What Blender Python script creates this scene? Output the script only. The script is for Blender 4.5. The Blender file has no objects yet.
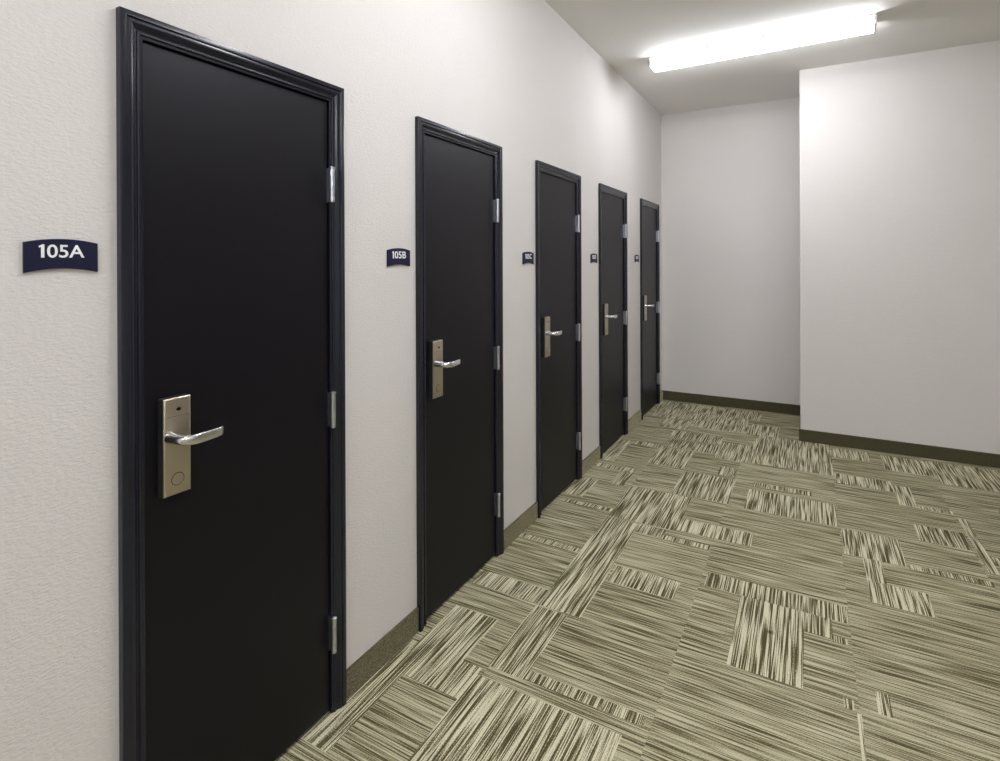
import bpy, bmesh, math, random
from mathutils import Matrix, Vector

S = bpy.context.scene
COL = S.collection
RNG = random.Random(7)

# ------------------------------------------------------------------ materials
def mat(name):
    m = bpy.data.materials.new(name); m.use_nodes = True
    nt = m.node_tree
    return m, nt, nt.nodes['Principled BSDF']

def simple(name, col, rough, metal=0.0, spec=0.5, coat=0.0):
    m, nt, b = mat(name)
    b.inputs['Base Color'].default_value = (*col, 1)
    b.inputs['Roughness'].default_value = rough
    b.inputs['Metallic'].default_value = metal
    b.inputs['Specular IOR Level'].default_value = spec
    b.inputs['Coat Weight'].default_value = coat
    return m

def node(nt, kind, **kw):
    n = nt.nodes.new(kind)
    for k, v in kw.items(): setattr(n, k, v)
    return n

def math_node(nt, op, a=None, b=None):
    n = node(nt, 'ShaderNodeMath', operation=op)
    for i, x in enumerate((a, b)):
        if x is None: continue
        if isinstance(x, (int, float)): n.inputs[i].default_value = x
        else: nt.links.new(x, n.inputs[i])
    return n.outputs[0]

def mapped_noise(nt, src, scale, detail=2.0, rough=0.5, base=1.0):
    mp = node(nt, 'ShaderNodeMapping'); mp.inputs['Scale'].default_value = scale
    nt.links.new(src, mp.inputs['Vector'])
    nz = node(nt, 'ShaderNodeTexNoise')
    nz.inputs['Scale'].default_value = base
    nz.inputs['Detail'].default_value = detail
    nz.inputs['Roughness'].default_value = rough
    nt.links.new(mp.outputs[0], nz.inputs['Vector'])
    return nz.outputs['Fac']

def ramp(nt, fac, stops):
    r = node(nt, 'ShaderNodeValToRGB')
    e = r.color_ramp.elements
    while len(e) < len(stops): e.new(0.5)
    for el, (p, c) in zip(e, stops):
        el.position = p; el.color = (*c, 1)
    nt.links.new(fac, r.inputs[0])
    return r.outputs['Color']

def mix(nt, fac, a, b, mode='MIX'):
    n = node(nt, 'ShaderNodeMix', data_type='RGBA', blend_type=mode)
    for sock, x in ((n.inputs[0], fac), (n.inputs[6], a), (n.inputs[7], b)):
        if isinstance(x, (int, float)): sock.default_value = x
        elif isinstance(x, tuple): sock.default_value = (*x, 1)
        else: nt.links.new(x, sock)
    return n.outputs[2]

def wall_material(name, col, bump=0.5):
    m, nt, b = mat(name)
    tc = node(nt, 'ShaderNodeTexCoord').outputs['Object']
    n1 = mapped_noise(nt, tc, (70, 70, 170), 3.0, 0.6)
    n2 = mapped_noise(nt, tc, (1.3, 1.3, 1.3), 2.0)
    c = ramp(nt, n2, [(0.3, tuple(x*0.985 for x in col)), (0.7, tuple(min(1, x*1.01) for x in col))])
    nt.links.new(c, b.inputs['Base Color'])
    b.inputs['Roughness'].default_value = 0.75
    b.inputs['Specular IOR Level'].default_value = 0.3
    bp = node(nt, 'ShaderNodeBump'); bp.inputs['Strength'].default_value = bump
    bp.inputs['Distance'].default_value = 0.004
    nt.links.new(n1, bp.inputs['Height']); nt.links.new(bp.outputs[0], b.inputs['Normal'])
    return m

M_WALL = wall_material('wallcovering', (0.68, 0.648, 0.625), 0.6)
M_CEIL = wall_material('ceiling_paint', (0.88, 0.86, 0.835), 0.08)

def door_paint(name, col, rough, spec):
    m, nt, b = mat(name)
    tc = node(nt, 'ShaderNodeTexCoord').outputs['Object']
    b.inputs['Base Color'].default_value = (*col, 1)
    b.inputs['Roughness'].default_value = rough
    b.inputs['Specular IOR Level'].default_value = spec
    n1 = mapped_noise(nt, tc, (90, 90, 60), 3.0)
    r = node(nt, 'ShaderNodeMapRange')
    r.inputs['To Min'].default_value = rough - 0.02; r.inputs['To Max'].default_value = rough + 0.02
    nt.links.new(n1, r.inputs['Value']); nt.links.new(r.outputs[0], b.inputs['Roughness'])
    return m
M_LEAF = door_paint('black_door_paint', (0.0026, 0.0024, 0.0040), 0.41, 0.30)
M_LEAF.node_tree.nodes['Principled BSDF'].inputs['Specular Tint'].default_value = (0.93, 0.90, 1.0, 1)
M_CASE = door_paint('black_trim_enamel', (0.0078, 0.0084, 0.0175), 0.22, 0.5)
M_GAP = simple('dark_jamb', (0.004, 0.004, 0.005), 0.5)

def brushed(name, col, rough):
    m, nt, b = mat(name)
    tc = node(nt, 'ShaderNodeTexCoord').outputs['Object']
    n1 = mapped_noise(nt, tc, (60, 60, 500), 2.0)
    r = node(nt, 'ShaderNodeMapRange')
    r.inputs['To Min'].default_value = rough - 0.06; r.inputs['To Max'].default_value = rough + 0.08
    nt.links.new(n1, r.inputs['Value']); nt.links.new(r.outputs[0], b.inputs['Roughness'])
    b.inputs['Base Color'].default_value = (*col, 1)
    b.inputs['Metallic'].default_value = 1.0
    return m
M_NICKEL = brushed('satin_nickel', (0.52, 0.465, 0.37), 0.33)
M_CHROME = simple('satin_chrome', (0.74, 0.75, 0.79), 0.24, 1.0)
M_HINGE = simple('hinge_steel', (0.62, 0.65, 0.73), 0.32, 1.0)
M_DARKMETAL = simple('dark_lock_housing', (0.02, 0.02, 0.022), 0.35, 0.0)
M_HOLE = simple('sensor_black', (0.004, 0.004, 0.004), 0.15)
M_SIGN = simple('navy_sign_plastic', (0.008, 0.009, 0.034), 0.5, 0.0, 0.25)
M_LETTER = simple('white_lettering', (0.86, 0.86, 0.86), 0.7, 0.0, 0.2)
M_CAP = simple('white_end_cap', (0.75, 0.75, 0.73), 0.5)

def carpet_material():
    m, nt, b = mat('striped_carpet_tile')
    uv = node(nt, 'ShaderNodeUVMap', uv_map='stripes').outputs[0]
    uv2 = node(nt, 'ShaderNodeUVMap', uv_map='variation').outputs[0]
    sp = node(nt, 'ShaderNodeSeparateXYZ'); nt.links.new(uv2, sp.inputs[0])
    cross, rnd = sp.outputs[0], sp.outputs[1]
    n1 = mapped_noise(nt, uv, (2.2, 85, 1), 0.0, 0.5)
    n2 = mapped_noise(nt, uv, (4.5, 235, 1), 0.6, 0.5)
    n3 = mapped_noise(nt, uv, (190, 330, 1), 1.5, 0.6)
    s = math_node(nt, 'ADD', math_node(nt, 'MULTIPLY', n1, 0.35), math_node(nt, 'MULTIPLY', n2, 0.65))
    s = math_node(nt, 'ADD', s, math_node(nt, 'MULTIPLY', math_node(nt, 'SUBTRACT', n3, 0.5), 0.26))
    s = math_node(nt, 'ADD', s, math_node(nt, 'MULTIPLY', math_node(nt, 'SUBTRACT', rnd, 0.5), 0.035))
    D, MD, L = (0.080, 0.069, 0.030), (0.255, 0.228, 0.135), (0.65, 0.610, 0.440)
    strong = ramp(nt, s, [(0.44, D), (0.50, MD), (0.555, L)])
    D2, MD2, L2 = (0.085, 0.074, 0.034), (0.262, 0.236, 0.140), (0.52, 0.483, 0.335)
    weak = ramp(nt, s, [(0.40, D2), (0.475, MD2), (0.60, L2)])
    c = mix(nt, cross, weak, strong)
    # yarn speckle
    tc = node(nt, 'ShaderNodeTexCoord').outputs['Object']
    sp3 = mapped_noise(nt, tc, (330, 330, 1), 2.0, 0.7)
    k = ramp(nt, sp3, [(0.3, (0.70, 0.70, 0.70)), (0.7, (1.22, 1.22, 1.22))])
    c = mix(nt, 1.0, c, k, 'MULTIPLY')
    # small dark spill mark
    vm = node(nt, 'ShaderNodeVectorMath', operation='DISTANCE')
    vm.inputs[1].default_value = (1.2935, 2.557, 0)
    nt.links.new(tc, vm.inputs[0])
    st = ramp(nt, math_node(nt, 'MULTIPLY', vm.outputs['Value'], 40.0), [(0.2, (1, 1, 1)), (0.8, (0, 0, 0))])
    c = mix(nt, math_node(nt, 'MULTIPLY', st, 0.75), c, (0.02, 0.017, 0.01))
    nt.links.new(c, b.inputs['Base Color'])
    b.inputs['Roughness'].default_value = 0.95
    b.inputs['Specular IOR Level'].default_value = 0.1
    bp = node(nt, 'ShaderNodeBump'); bp.inputs['Strength'].default_value = 0.35
    bp.inputs['Distance'].default_value = 0.004
    h = math_node(nt, 'ADD', s, math_node(nt, 'MULTIPLY', sp3, 0.3))
    nt.links.new(h, bp.inputs['Height']); nt.links.new(bp.outputs[0], b.inputs['Normal'])
    return m
M_CARPET = carpet_material()

def base_material():
    m, nt, b = mat('carpet_base_strip')
    tc = node(nt, 'ShaderNodeTexCoord').outputs['Object']
    n1 = mapped_noise(nt, tc, (260, 260, 260), 2.5, 0.7)
    c = ramp(nt, n1, [(0.34, (0.035, 0.030, 0.016)), (0.5, (0.070, 0.062, 0.036)), (0.68, (0.13, 0.117, 0.070))])
    nt.links.new(c, b.inputs['Base Color'])
    b.inputs['Roughness'].default_value = 0.95
    b.inputs['Specular IOR Level'].default_value = 0.05
    b.inputs['Sheen Weight'].default_value = 1.0
    b.inputs['Sheen Roughness'].default_value = 0.45
    nt.links.new(ramp(nt, n1, [(0.36, (0.30, 0.255, 0.13)), (0.5, (0.62, 0.55, 0.34)), (0.66, (1.0, 0.92, 0.66))]), b.inputs['Sheen Tint'])
    bp = node(nt, 'ShaderNodeBump'); bp.inputs['Strength'].default_value = 0.5
    bp.inputs['Distance'].default_value = 0.003
    nt.links.new(n1, bp.inputs['Height']); nt.links.new(bp.outputs[0], b.inputs['Normal'])
    return m
M_BASE = base_material()

def lens_material(name, strength):
    m, nt, b = mat(name)
    b.inputs['Base Color'].default_value = (0.9, 0.9, 0.9, 1)
    b.inputs['Emission Color'].default_value = (0.955, 0.98, 1.03, 1)
    b.inputs['Emission Strength'].default_value = strength
    return m
M_LENS = lens_material('lit_diffuser', 37.5)
M_LENS_DIM = lens_material('lit_diffuser_dimmed', 27.5)  # emission lowered for the far fixture only, to hold down wall glare

# ------------------------------------------------------------------ mesh helpers
def bx(bm, x0, x1, y0, y1, z0, z1):
    v = [bm.verts.new((x, y, z)) for x in (x0, x1) for y in (y0, y1) for z in (z0, z1)]
    for f in ((0,1,3,2),(4,6,7,5),(0,4,5,1),(2,3,7,6),(0,2,6,4),(1,5,7,3)):
        bm.faces.new([v[i] for i in f])
    return v

def cyl(bm, p, q, r0, r1=None, n=20, cap=True):
    r1 = r0 if r1 is None else r1
    p, q = Vector(p), Vector(q); ax = (q-p).normalized()
    u = ax.orthogonal().normalized(); w = ax.cross(u)
    rings = []
    for c, r in ((p, r0), (q, r1)):
        rings.append([bm.verts.new(c + u*math.cos(2*math.pi*i/n)*r + w*math.sin(2*math.pi*i/n)*r) for i in range(n)])
    for i in range(n):
        j = (i+1) % n
        bm.faces.new((rings[0][i], rings[0][j], rings[1][j], rings[1][i]))
    if cap:
        bm.faces.new(rings[0][::-1]); bm.faces.new(rings[1])

def sections(bm, rings, closed=True):
    vs = [[bm.verts.new(p) for p in r] for r in rings]
    n = len(vs[0])
    for a, b in zip(vs, vs[1:]):
        for i in range(n):
            j = (i+1) % n
            bm.faces.new((a[i], a[j], b[j], b[i]))
    bm.faces.new(vs[0][::-1]); bm.faces.new(vs[-1])

def bevel(bm, edges, w, seg=2):
    bmesh.ops.bevel(bm, geom=edges, offset=w, segments=seg, profile=0.5, affect='EDGES')

def build(name, bm, m, parent=None, smooth=None):
    bmesh.ops.recalc_face_normals(bm, faces=bm.faces)
    me = bpy.data.meshes.new(name); bm.to_mesh(me); bm.free()
    me.materials.append(m)
    if smooth is not None:
        me.polygons.foreach_set('use_smooth', [True]*len(me.polygons))
        me.set_sharp_from_angle(angle=math.radians(smooth))
    o = bpy.data.objects.new(name, me); COL.objects.link(o)
    if parent: o.parent = parent
    return o

def tag(o, label=None, cat=None, group=None, kind=None):
    for k, v in (('label', label), ('category', cat), ('group', group), ('kind', kind)):
        if v: o[k] = v
    return o

def empty(name, loc):
    o = bpy.data.objects.new(name, None); COL.objects.link(o); o.location = loc
    o.empty_display_size = 0.1
    return o

def copy_tree(o, parent=None):
    c = o.copy(); COL.objects.link(c)
    if parent: c.parent = parent
    for ch in [x for x in bpy.data.objects if x.parent == o and x != c]:
        copy_tree(ch, c)
    return c

# ------------------------------------------------------------------ room dimensions (metres)
CEIL = 3.176
YFAR, YPROJ, XPROJ = 6.277, 5.394, 1.371
XRIGHT, YNEAR = 5.6, -5.0
LEFTS = [0.7050, 1.850, 3.013, 4.158, 5.374]       # outer left edge of each door casing
DW, DT, CW = 0.722, 2.157, 0.057                   # casing width overall, top, casing board width
WT = 0.12

# ------------------------------------------------------------------ walls
bm = bmesh.new()
edges = [YNEAR]
for l in LEFTS: edges += [l+0.036, l+DW-0.036]
edges.append(YFAR)
for i in range(0, len(edges), 2): bx(bm, -WT, 0, edges[i], edges[i+1], 0, DT-0.036)
bx(bm, -WT, 0, YNEAR, YFAR, DT-0.036, CEIL)
bmesh.ops.remove_doubles(bm, verts=bm.verts, dist=1e-5)
tag(build('wall_left', bm, M_WALL), 'long cream textured wall with the five black doors', 'wall', kind='structure')
bm = bmesh.new(); bx(bm, -WT, XPROJ, YFAR, YFAR+WT, 0, CEIL)
tag(build('wall_back', bm, M_WALL), 'recessed far end wall behind the last door', 'wall', kind='structure')
bm = bmesh.new(); bx(bm, XPROJ, XRIGHT, YPROJ, YFAR+WT, 0, CEIL)
tag(build('wall_projection', bm, M_WALL), 'cream wall block projecting in front of the far recess', 'wall', kind='structure')
bm = bmesh.new(); bx(bm, XRIGHT, XRIGHT+WT, YNEAR-WT, YFAR+WT, 0, CEIL)
tag(build('wall_right', bm, M_WALL), 'cream wall on the right, out of the frame', 'wall', kind='structure')
bm = bmesh.new(); bx(bm, -WT, XRIGHT, YNEAR-WT, YNEAR, 0, CEIL)
tag(build('wall_near', bm, M_WALL), 'cream wall behind the camera', 'wall', kind='structure')
bm = bmesh.new(); bx(bm, -WT, XRIGHT+WT, YNEAR-WT, YFAR+WT, CEIL, CEIL+0.1)
tag(build('ceiling', bm, M_CEIL), 'plain painted ceiling', 'ceiling', kind='structure')

# ------------------------------------------------------------------ carpet: woven blocks whose stripes run along the doors, on a ground of stripes running across
BLOCKS = [
 (-0.1,1.253,0.106,1.80),(0.106,1.632,0.348,1.80),(0.046,1.80,0.263,2.077),
 (0.360,1.825,0.513,2.250),(0.366,2.261,0.567,3.239),(0.348,0.70,0.902,1.766),
 (0.511,1.832,0.954,1.881),(0.011,2.261,0.366,2.380),(0.007,2.765,0.366,2.812),
 (0.06,3.312,0.367,3.358),(-0.05,3.436,0.135,3.755),(0.367,3.255,0.697,3.760),
 (0.631,3.774,0.985,4.212),(0.697,3.255,0.769,3.757),(0.769,3.271,1.160,3.432),
 (0.567,3.135,0.718,3.239),(0.720,3.126,0.968,3.174),(0.0,4.147,0.114,4.704),
 (0.03,3.998,0.320,4.078),(0.225,3.737,0.319,3.998),(0.347,4.252,0.624,4.684),
 (0.152,4.634,0.347,4.724),(0.357,4.950,0.782,5.188),(0.782,4.612,1.025,5.048),
 (0.856,4.266,0.967,4.447),(1.080,3.758,1.582,4.090),(1.025,4.628,1.588,5.394),
 (1.607,5.084,1.850,5.32),(1.927,4.954,2.225,5.301),(2.235,4.827,2.70,5.317),
 (1.594,4.497,1.935,4.694),(1.935,4.282,2.029,4.637),(2.034,4.275,2.206,4.325),
 (1.967,3.792,2.201,4.008),(2.212,3.559,2.255,4.223),(1.597,3.432,1.867,3.749),
 (1.679,3.20,1.760,3.432),(1.680,3.005,1.919,3.200),(1.877,3.418,2.204,3.468),
 (2.255,3.66,2.50,3.76),(0.997,2.775,1.582,2.905),(1.159,2.274,1.417,2.775),
 (1.417,2.634,1.521,2.775),(1.521,2.62,1.575,2.66),(0.580,2.588,0.897,2.743),(1.643,2.277,1.684,2.389),
 (1.540,2.25,1.572,2.30),(1.579,1.20,1.592,2.241),(0.0,5.873,1.022,6.2),(0.206,5.244,0.456,5.546),(0.456,5.38,0.96,5.62),
 (0.395,4.70,0.700,4.93),(0.964,5.385,1.199,5.729),(1.10,4.16,1.45,4.235),
 (0.05,5.56,0.42,5.873),(0.42,5.62,0.93,5.873),(0.70,4.70,0.782,4.93),
 (2.45,4.1,2.8,4.5),(2.5,2.7,2.62,3.3),(2.7,1.5,3.1,1.62),
]
for _ in range(26):
    x, y = RNG.uniform(0, 3.2), RNG.uniform(-2.5, 0.3)
    BLOCKS.append((x, y, x+RNG.choice((.1, .25, .4)), y+RNG.choice((.05, .15, .4))))
TILE = 0.61
XS0 = 0.367 - 3*TILE
bm = bmesh.new()
xs, ys = {-WT, XRIGHT}, {YNEAR, YFAR}
for b in BLOCKS:
    xs |= {b[0], b[2]}; ys |= {b[1], b[3]}
k = XS0
while k < XRIGHT: xs.add(round(k, 4)); k += TILE
for par in (0.0, 0.5):
    k = 2.261 - 10*TILE + par*TILE
    while k < YFAR: ys.add(round(k, 4)); k += TILE
xs = sorted(x for x in xs if -WT <= x <= XRIGHT); ys = sorted(y for y in ys if YNEAR <= y <= YFAR)
uv1 = bm.loops.layers.uv.new('stripes'); uv2 = bm.loops.layers.uv.new('variation')
vg = {}
def vert(x, y):
    if (x, y) not in vg: vg[(x, y)] = bm.verts.new((x, y, 0))
    return vg[(x, y)]
def h(*a): return random.Random(repr(a)).random()
for i in range(len(xs)-1):
    for j in range(len(ys)-1):
        x0, x1, y0, y1 = xs[i], xs[i+1], ys[j], ys[j+1]
        cx, cy = (x0+x1)/2, (y0+y1)/2
        blk = None
        for n, b in enumerate(BLOCKS):
            if b[0] < cx < b[2] and b[1] < cy < b[3]: blk = n; break
        ti = math.floor((cx-XS0)/TILE)
        tj = math.floor((cy-2.261+10*TILE + (0.5*TILE if ti % 2 else 0))/TILE)
        f = bm.faces.new((vert(x0, y0), vert(x1, y0), vert(x1, y1), vert(x0, y1)))
        a, c, d = h(ti, tj, 1), h(ti, tj, 2), h(ti, tj, 3)
        for lp in f.loops:
            x, y = lp.vert.co.x, lp.vert.co.y
            if blk is None:
                lp[uv1].uv = (x+37*a, y+19*c); lp[uv2].uv = (0.0, d)
            else:
                g = 0 if blk in (0, 1, 2) else (11 if blk in (4, 11, 13) else blk)
                lp[uv1].uv = (y+37*h(g, 4), x+19*h(g, 5)); lp[uv2].uv = (1.0, h(g, 6))
floor = build('floor', bm, M_CARPET)
tag(floor, 'olive and cream carpet tiles striped both ways in blocks', 'floor', kind='structure')

# ------------------------------------------------------------------ carpet baseboards
def baseboard(name, p, q, nrm, label):
    """strip from p to q (xy), standing out along nrm, with a bound rolled top edge"""
    p, q, n = Vector((*p, 0)), Vector((*q, 0)), Vector((*nrm, 0))
    prof = [(0.0004, 0.001), (0.009, 0.001), (0.009, 0.093), (0.0105, 0.095), (0.0105, 0.099), (0.008, 0.102), (0.0004, 0.102)]
    bm = bmesh.new()
    sections(bm, [[e + n*d + Vector((0, 0, z)) for d, z in prof] for e in (p, q)])
    tag(build(name, bm, M_BASE), label, 'baseboard', kind='structure')
segs = [(YNEAR, LEFTS[0], 'olive carpet base strip on the left wall before the nearest door')]
words = ['first and second', 'second and third', 'third and fourth', 'fourth and fifth']
for i in range(4): segs.append((LEFTS[i]+DW, LEFTS[i+1], f'olive carpet base strip between the {words[i]} doors'))
segs.append((LEFTS[4]+DW, YFAR, 'olive carpet base strip between the last door and the far wall'))
for a, b, lab in segs: baseboard('baseboard_left', (0, a+0.001), (0, b-0.001), (1, 0), lab)
baseboard('baseboard_back', (0.012, YFAR), (XPROJ-0.012, YFAR), (0, -1), 'dark olive carpet base strip along the recessed far wall')
baseboard('baseboard_return', (XPROJ, YPROJ-0.0105), (XPROJ, YFAR), (-1, 0), 'dark olive carpet base strip on the side of the wall block')
baseboard('baseboard_projection', (XPROJ-0.0105, YPROJ), (XRIGHT-0.012, YPROJ), (0, -1), 'dark olive carpet base strip along the projecting wall')
baseboard('baseboard_right', (XRIGHT, YNEAR), (XRIGHT, YPROJ), (-1, 0), 'olive carpet base strip along the right wall')

# ------------------------------------------------------------------ a door, built once at y = 0 (outer left edge of its casing), copied four times
def make_door():
    root = empty('door_1', (0, 0, 0))
    # jamb lining
    bm = bmesh.new()
    bx(bm, -WT, 0.0, 0.0375, CW-0.001, 0.002, DT-CW+0.001)
    bx(bm, -WT, 0.0, DW-CW+0.001, DW-0.0375, 0.002, DT-CW+0.001)
    bx(bm, -WT, 0.0, 0.0375, DW-0.0375, DT-CW+0.001, DT-0.0375)
    bx(bm, -0.075, -0.047, CW-0.001, CW+0.012, 0.002, DT-CW)          # door stops
    bx(bm, -0.075, -0.047, DW-CW-0.012, DW-CW+0.001, 0.002, DT-CW)
    bx(bm, -0.075, -0.047, CW, DW-CW, DT-CW-0.012, DT-CW+0.001)
    frame = build('door_frame', bm, M_CASE, root)
    # moulded casing, mitred at the two top corners
    prof = [(0, 0.0006), (0, 0.018), (0.0015, 0.0205), (0.004, 0.0212), (0.0145, 0.0212), (0.0155, 0.0195), (0.0165, 0.0172),
            (0.019, 0.0178), (0.022, 0.0182), (0.025, 0.0177), (0.028, 0.0163), (0.031, 0.0143), (0.034, 0.0120), (0.037, 0.0102),
            (0.040, 0.0092), (0.0415, 0.0090), (0.0425, 0.0112), (0.0445, 0.0122), (0.0475, 0.0122), (0.0492, 0.0108), (0.0500, 0.0085),
            (0.0565, 0.0080), (0.0570, 0.0074), (0.0570, 0.0006)]
    bm = bmesh.new()
    st = [[(d, w, 0.001) for w, d in prof], [(d, w, DT-w) for w, d in prof],
          [(d, DW-w, DT-w) for w, d in prof], [(d, DW-w, 0.001) for w, d in prof]]
    sections(bm, st)
    build('casing', bm, M_CASE, frame, smooth=22)
    # leaf
    bm = bmesh.new()
    bx(bm, -0.0455, -0.001, CW+0.003, DW-CW-0.003, 0.014, DT-CW-0.003)
    bevel(bm, bm.edges[:], 0.0012, 1)
    leaf = build('door_leaf', bm, M_LEAF, root)
    # latch face plate on the leaf edge
    bm = bmesh.new(); bx(bm, -0.030, -0.0002, CW+0.0008, CW+0.0027, 0.995, 1.088)
    build('latch_plate', bm, M_CHROME, leaf)
    # hinges
    yk = DW-CW-0.0040
    for zc in (1.812, 1.045, 0.277):
        bm = bmesh.new()
        for a, b in ((-0.058, -0.036), (-0.0355, -0.0125), (-0.012, 0.012), (0.0125, 0.0355), (0.036, 0.058)):
            cyl(bm, (0.0225, yk, zc+a), (0.0225, yk, zc+b), 0.0086, n=24)
        hg = build('hinge', bm, M_HINGE, root, smooth=40)
        bm = bmesh.new(); bx(bm, -0.032, 0.0165, yk-0.0013, yk+0.0013, zc-0.058, zc+0.058)
        build('hinge_plate', bm, M_HINGE, hg)
        bm = bmesh.new()
        cyl(bm, (0.0225, yk, zc+0.058), (0.0225, yk, zc+0.0605), 0.0098, 0.0098)
        cyl(bm, (0.0225, yk, zc+0.0605), (0.0225, yk, zc+0.0640), 0.0098, 0.0040)
        cyl(bm, (0.0225, yk, zc-0.0605), (0.0225, yk, zc-0.058), 0.0060, 0.0080)
        build('hinge_pin', bm, M_HINGE, hg, smooth=40)
        bm = bmesh.new()
        cyl(bm, (0.0225, yk+0.0070, zc+0.053), (0.0225, yk+0.0135, zc+0.053), 0.0016, 0.0012, 10)
        build('set_screw', bm, M_CHROME, hg, smooth=40)
    # card lock
    y0, y1, z0, z1 = 0.0945, 0.1660, 0.955, 1.2035
    bm = bmesh.new()
    bx(bm, -0.001, 0.0165, y0-0.001, y1+0.001, z0-0.001, z1+0.001)
    bevel(bm, [e for e in bm.edges if abs(e.verts[0].co.x-e.verts[1].co.x) > 0.01], 0.004, 2)
    lock = build('lock', bm, M_DARKMETAL, root)
    bm = bmesh.new()
    bx(bm, 0.0165, 0.0235, y0, y1, z0, z1)
    fe = [e for e in bm.edges if e.verts[0].co.x > 0.021 and e.verts[1].co.x > 0.021]
    bevel(bm, fe, 0.0055, 3)
    build('face_plate', bm, M_NICKEL, lock, smooth=30)
    bm = bmesh.new()
    zc, yc = z1-0.030, (y0+y1)/2+0.002
    ring = [(0.0236, yc+0.006*math.cos(t), zc+0.0042*math.sin(t)) for t in [2*math.pi*i/20 for i in range(20)]]
    sections(bm, [[(0.0220, y, z) for _, y, z in ring], [(0.0241, y, z) for _, y, z in ring]])
    build('sensor', bm, M_HOLE, lock)
    bm = bmesh.new(); bx(bm, 0.0222, 0.0243, y0+0.008, y1-0.006, z1-0.0475, z1-0.0458)
    build('trim_line', bm, M_CHROME, lock)
    bm = bmesh.new()
    cb = (y0+y1)/2-0.001; zb = z0+0.040
    cyl(bm, (0.0222, cb, zb), (0.0243, cb, zb), 0.0165, 0.0165, 32)
    bmr = build('button_rim', bm, M_DARKMETAL, lock, smooth=40)
    bm = bmesh.new()
    cyl(bm, (0.0228, cb, zb), (0.0252, cb, zb), 0.0152, 0.0148, 32)
    cyl(bm, (0.0252, cb, zb), (0.0257, cb, zb), 0.0148, 0.0135, 32)
    build('button', bm, M_NICKEL, bmr, smooth=30)
    # lever: round neck leaving the plate, elbow, then a flat bar returning at the tip
    zl = 1.1035
    path = [((0.0225, 0.1130), .0165, .0165), ((0.034, 0.1130), .0140, .0140), ((0.052, 0.1132), .0125, .0122), ((0.066, 0.1145), .0122, .0118),
            ((0.0765, 0.1195), .0122, .0110), ((0.0825, 0.1285), .0124, .0092), ((0.0850, 0.1400), .0126, .0075),
            ((0.0850, 0.1550), .0126, .0066), ((0.0830, 0.1800), .0124, .0060), ((0.0800, 0.2030), .0122, .0058),
            ((0.0768, 0.2140), .0120, .0055), ((0.0710, 0.2195), .0118, .0052), ((0.0620, 0.2210), .0115, .0048)]
    rings = []
    for i, ((x, y), hz, th) in enumerate(path):
        a = path[max(i-1, 0)][0]; b = path[min(i+1, len(path)-1)][0]
        t = Vector((b[0]-a[0], b[1]-a[1], 0)).normalized(); s = Vector((t.y, -t.x, 0))
        sq = 2.0 if i < 4 else (3.0 if i < 6 else 5.0)
        r = []
        for k in range(24):
            an = 2*math.pi*k/24; c, sn = math.cos(an), math.sin(an)
            u = math.copysign(abs(c)**(2/sq), c)*th; w = math.copysign(abs(sn)**(2/sq), sn)*hz
            r.append(Vector((x, y, zl)) + s*u + Vector((0, 0, w)))
        rings.append(r)
    bm = bmesh.new(); sections(bm, rings)
    build('lever', bm, M_CHROME, lock, smooth=45)
    return root

names = ['nearest, largest black door, beside the sign reading 105A',
         'second black door from the front, beside the sign reading 105B',
         'third and middle black door of the row of five',
         'fourth black door of the row, last but one before the far wall',
         'farthest and smallest black door, next to the far corner']
proto = make_door()
for i, l in enumerate(LEFTS):
    d = proto if i == 0 else copy_tree(proto)
    d.name = f'door_{i+1}'
    d.location = (0, l, 0)
    tag(d, names[i], 'door', 'black storage unit doors', 'structure')

# ------------------------------------------------------------------ room number signs
def text_mesh(txt, width, cap):
    cu = bpy.data.curves.new('lettering', 'FONT'); cu.body = txt
    cu.align_x = 'CENTER'; cu.size = 1.0; cu.extrude = 0.0; cu.offset = 0.012; cu.resolution_u = 6
    o = bpy.data.objects.new('tmp', cu); COL.objects.link(o)
    bpy.context.view_layer.update()
    me = bpy.data.meshes.new_from_object(o.evaluated_get(bpy.context.evaluated_depsgraph_get()))
    bpy.data.objects.remove(o); bpy.data.curves.remove(cu)
    # glyph run sits right of a hand drawn figure one
    x0 = min(v.co.x for v in me.vertices); x1 = max(v.co.x for v in me.vertices)
    y0 = min(v.co.y for v in me.vertices); y1 = max(v.co.y for v in me.vertices)
    bm = bmesh.new(); bm.from_mesh(me); bpy.data.meshes.remove(me)
    for v in bm.verts:
        a = -0.318*width + (v.co.x-x0)*0.818*width/(x1-x0); b = (v.co.y-y0)*cap/(y1-y0)
        v.co = (0, a, b)
    one = [(0.058, 0), (0.126, 0), (0.126, 1), (0.078, 1), (0.004, 0.86), (0.024, 0.75), (0.058, 0.81)]
    bm.faces.new([bm.verts.new((0, (px-0.5)*width, py*cap)) for px, py in one])
    for f in bm.faces: f.smooth = False
    ex = bmesh.ops.extrude_face_region(bm, geom=bm.faces[:])
    for g in ex['geom']:
        if isinstance(g, bmesh.types.BMVert): g.co.x += 0.0010
    return bm

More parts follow.
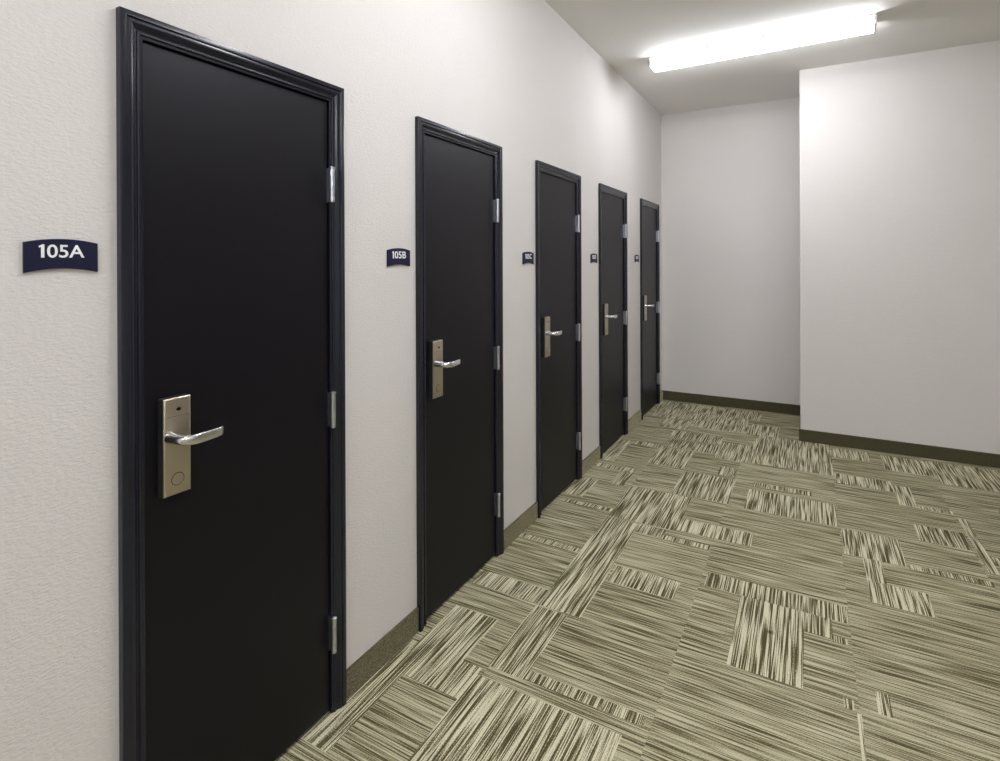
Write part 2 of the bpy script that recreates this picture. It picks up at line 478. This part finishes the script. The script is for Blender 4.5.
BRAILLE = {'#': (3, 4, 5, 6), '1': (1,), '0': (2, 4, 5), '5': (1, 5), '^': (6,), 'A': (1,), 'B': (1, 2), 'C': (1, 4), 'D': (1, 4, 5), 'E': (1, 5)}
SW, SAG = 0.138, 0.0085
def make_sign(letter, yr, zc, label):
    root = empty('room_sign', (0.0006, yr-SW/2+0.002, zc))
    tag(root, label, 'sign', 'navy room number signs beside the doors')
    n = 24; hh = 0.0325
    bm = bmesh.new()
    top, bot = [], []
    for i in range(n+1):
        t = -1 + 2*i/n
        lift = SAG*(1-t*t)
        top.append((t*SW/2, hh+lift)); bot.append((t*SW/2, -hh+lift))
    ring = top + bot[::-1]
    sections(bm, [[(0.0, y, z) for y, z in ring], [(0.0052, y, z) for y, z in ring], [(0.0060, y*0.993, (z-0.004)*0.985+0.004) for y, z in ring]])
    build('sign_plate', bm, M_SIGN, root)
    bm = text_mesh('05'+letter, 0.086, 0.0285)
    for v in bm.verts: v.co += Vector((0.0058, -0.0015, -0.0002))
    build('lettering', bm, M_LETTER, root)
    bm = bmesh.new()
    for c, ch in enumerate('#105^'+letter):
        for dnum in BRAILLE[ch]:
            col_, row = (dnum-1)//3, (dnum-1) % 3
            y = -0.020 + c*0.0066 + col_*0.0024; z = -0.0112 - row*0.0024
            cyl(bm, (0.0058, y, z), (0.0066, y, z), 0.00075, 0.0005, 8)
    build('braille', bm, M_SIGN, root)
slabels = ['navy arched sign reading 105A, left of the nearest door', 'navy arched sign reading 105B, left of the second door',
           'navy arched sign reading 105C, left of the middle door', 'small navy arched sign left of the fourth door',
           'smallest navy arched sign, left of the farthest door']
for i, l in enumerate(LEFTS):
    make_sign('ABCDE'[i], l-(0.045, 0.045, 0.038, 0.050, 0.060)[i], 1.5615+0.0012*i, slabels[i])

# ------------------------------------------------------------------ ceiling lights
def make_light():
    root = empty('ceiling_light', (0, 0, 0))
    LEN, W, D = 1.508, 0.150, 0.079
    bm = bmesh.new()
    bx(bm, 0.006, LEN-0.006, -0.006, W+0.006, CEIL-0.013, CEIL-0.0006)
    bevel(bm, [e for e in bm.edges if abs(e.verts[0].co.x-e.verts[1].co.x) > 0.5], 0.002, 1)
    build('housing', bm, M_CAP, root)
    prof = [(0.0, CEIL-0.0135)]
    r = 0.016
    for k in range(7):
        a = math.pi/2*k/6
        prof.append((r-r*math.cos(a), CEIL-D+r-r*math.sin(a)))
    for k in range(7):
        a = math.pi/2*(1-k/6)
        prof.append((W-r+r*math.cos(a), CEIL-D+r-r*math.sin(a)))
    prof.append((W, CEIL-0.0135))
    bm = bmesh.new()
    sections(bm, [[(x, y, z) for y, z in prof] for x in (0.012, LEN-0.012)])
    build('diffuser', bm, M_LENS, root, smooth=35)
    for x0, x1 in ((0.0, 0.0118), (LEN-0.0118, LEN)):
        bm = bmesh.new()
        g = 0.003
        cp = [(y + (g if y > W/2 else -g), z - (g if z < CEIL-0.03 else 0)) for y, z in prof]
        cp[0] = (-g, CEIL-0.0137); cp[-1] = (W+g, CEIL-0.0137)
        cp = [(-g-0.003, CEIL-0.0006), (-g-0.003, CEIL-0.0137)] + cp[1:-1] + [(W+g+0.003, CEIL-0.0137), (W+g+0.003, CEIL-0.0006)]
        sections(bm, [[(x, y, z) for y, z in cp] for x in (x0, x1)])
        build('end_cap', bm, M_CAP, root)
    return root
lamp = make_light()
spots = [((0.325, 4.455, 0), -2.2, 'lit white fluorescent batten fixed on the ceiling near the far wall'),
         ((0.42, 1.85, 0), 0, 'white fluorescent batten on the ceiling over the second door'),
         ((0.42, -0.75, 0), 0, 'white fluorescent batten on the ceiling above and behind the camera'),
         ((0.42, -3.35, 0), 0, 'added unseen fill batten on the ceiling at the near end of the hall'),  # added out of view to raise the ambient fill
         ((3.4, -0.75, 0), 0, 'added unseen fill batten on the ceiling to the right behind the camera'),  # start of an invented second row, fill light from behind
         ((3.4, -3.35, 0), 0, 'added unseen fill batten on the ceiling in the near right corner of the hall')]  # invented fixture too, extra fill for the walls ahead
for i, (p, rz, lab) in enumerate(spots):
    o = lamp if i == 0 else copy_tree(lamp)
    if i == 0:                                     # far diffuser dimmed to cut its hot spot on the projecting wall
        for ch in o.children:
            if ch.name.startswith('diffuser'): far_lens = ch
    o.location = p; o.rotation_euler.z = math.radians(rz)
    tag(o, lab, 'ceiling light', 'fluorescent ceiling battens')
far_lens.data = far_lens.data.copy(); far_lens.data.materials[0] = M_LENS_DIM

# ------------------------------------------------------------------ world, camera, view
w = bpy.data.worlds.new('world'); S.world = w; w.use_nodes = True
w.node_tree.nodes['Background'].inputs['Color'].default_value = (0.5, 0.5, 0.52, 1)
w.node_tree.nodes['Background'].inputs['Strength'].default_value = 0.0

F, CY = 553.18, 261.98
yaw, pitch, roll = [math.radians(a) for a in (29.2035, -0.0869, -0.2111)]
fwd = Vector((-math.sin(yaw)*math.cos(pitch), math.cos(yaw)*math.cos(pitch), math.sin(pitch)))
r0 = Vector((math.cos(yaw), math.sin(yaw), 0)); u0 = r0.cross(fwd)
right = math.cos(roll)*r0 + math.sin(roll)*u0; up = right.cross(fwd)
cd = bpy.data.cameras.new('camera'); co = bpy.data.objects.new('camera', cd); COL.objects.link(co)
m4 = Matrix.Identity(4)
for i in range(3):
    m4[i][0], m4[i][1], m4[i][2] = right[i], up[i], -fwd[i]
m4.translation = Vector((1.44, 0, 1.5502))
co.matrix_world = m4
cd.sensor_fit = 'HORIZONTAL'; cd.sensor_width = 36.0
cd.lens = F/1000*36
cd.shift_y = -(380.5-CY)/1000
cd.clip_start = 0.02
S.camera = co
S.view_settings.view_transform = 'Standard'; S.view_settings.look = 'None'
S.view_settings.gamma = 1.0; S.view_settings.use_curve_mapping = False
S.view_settings.exposure = 0.0
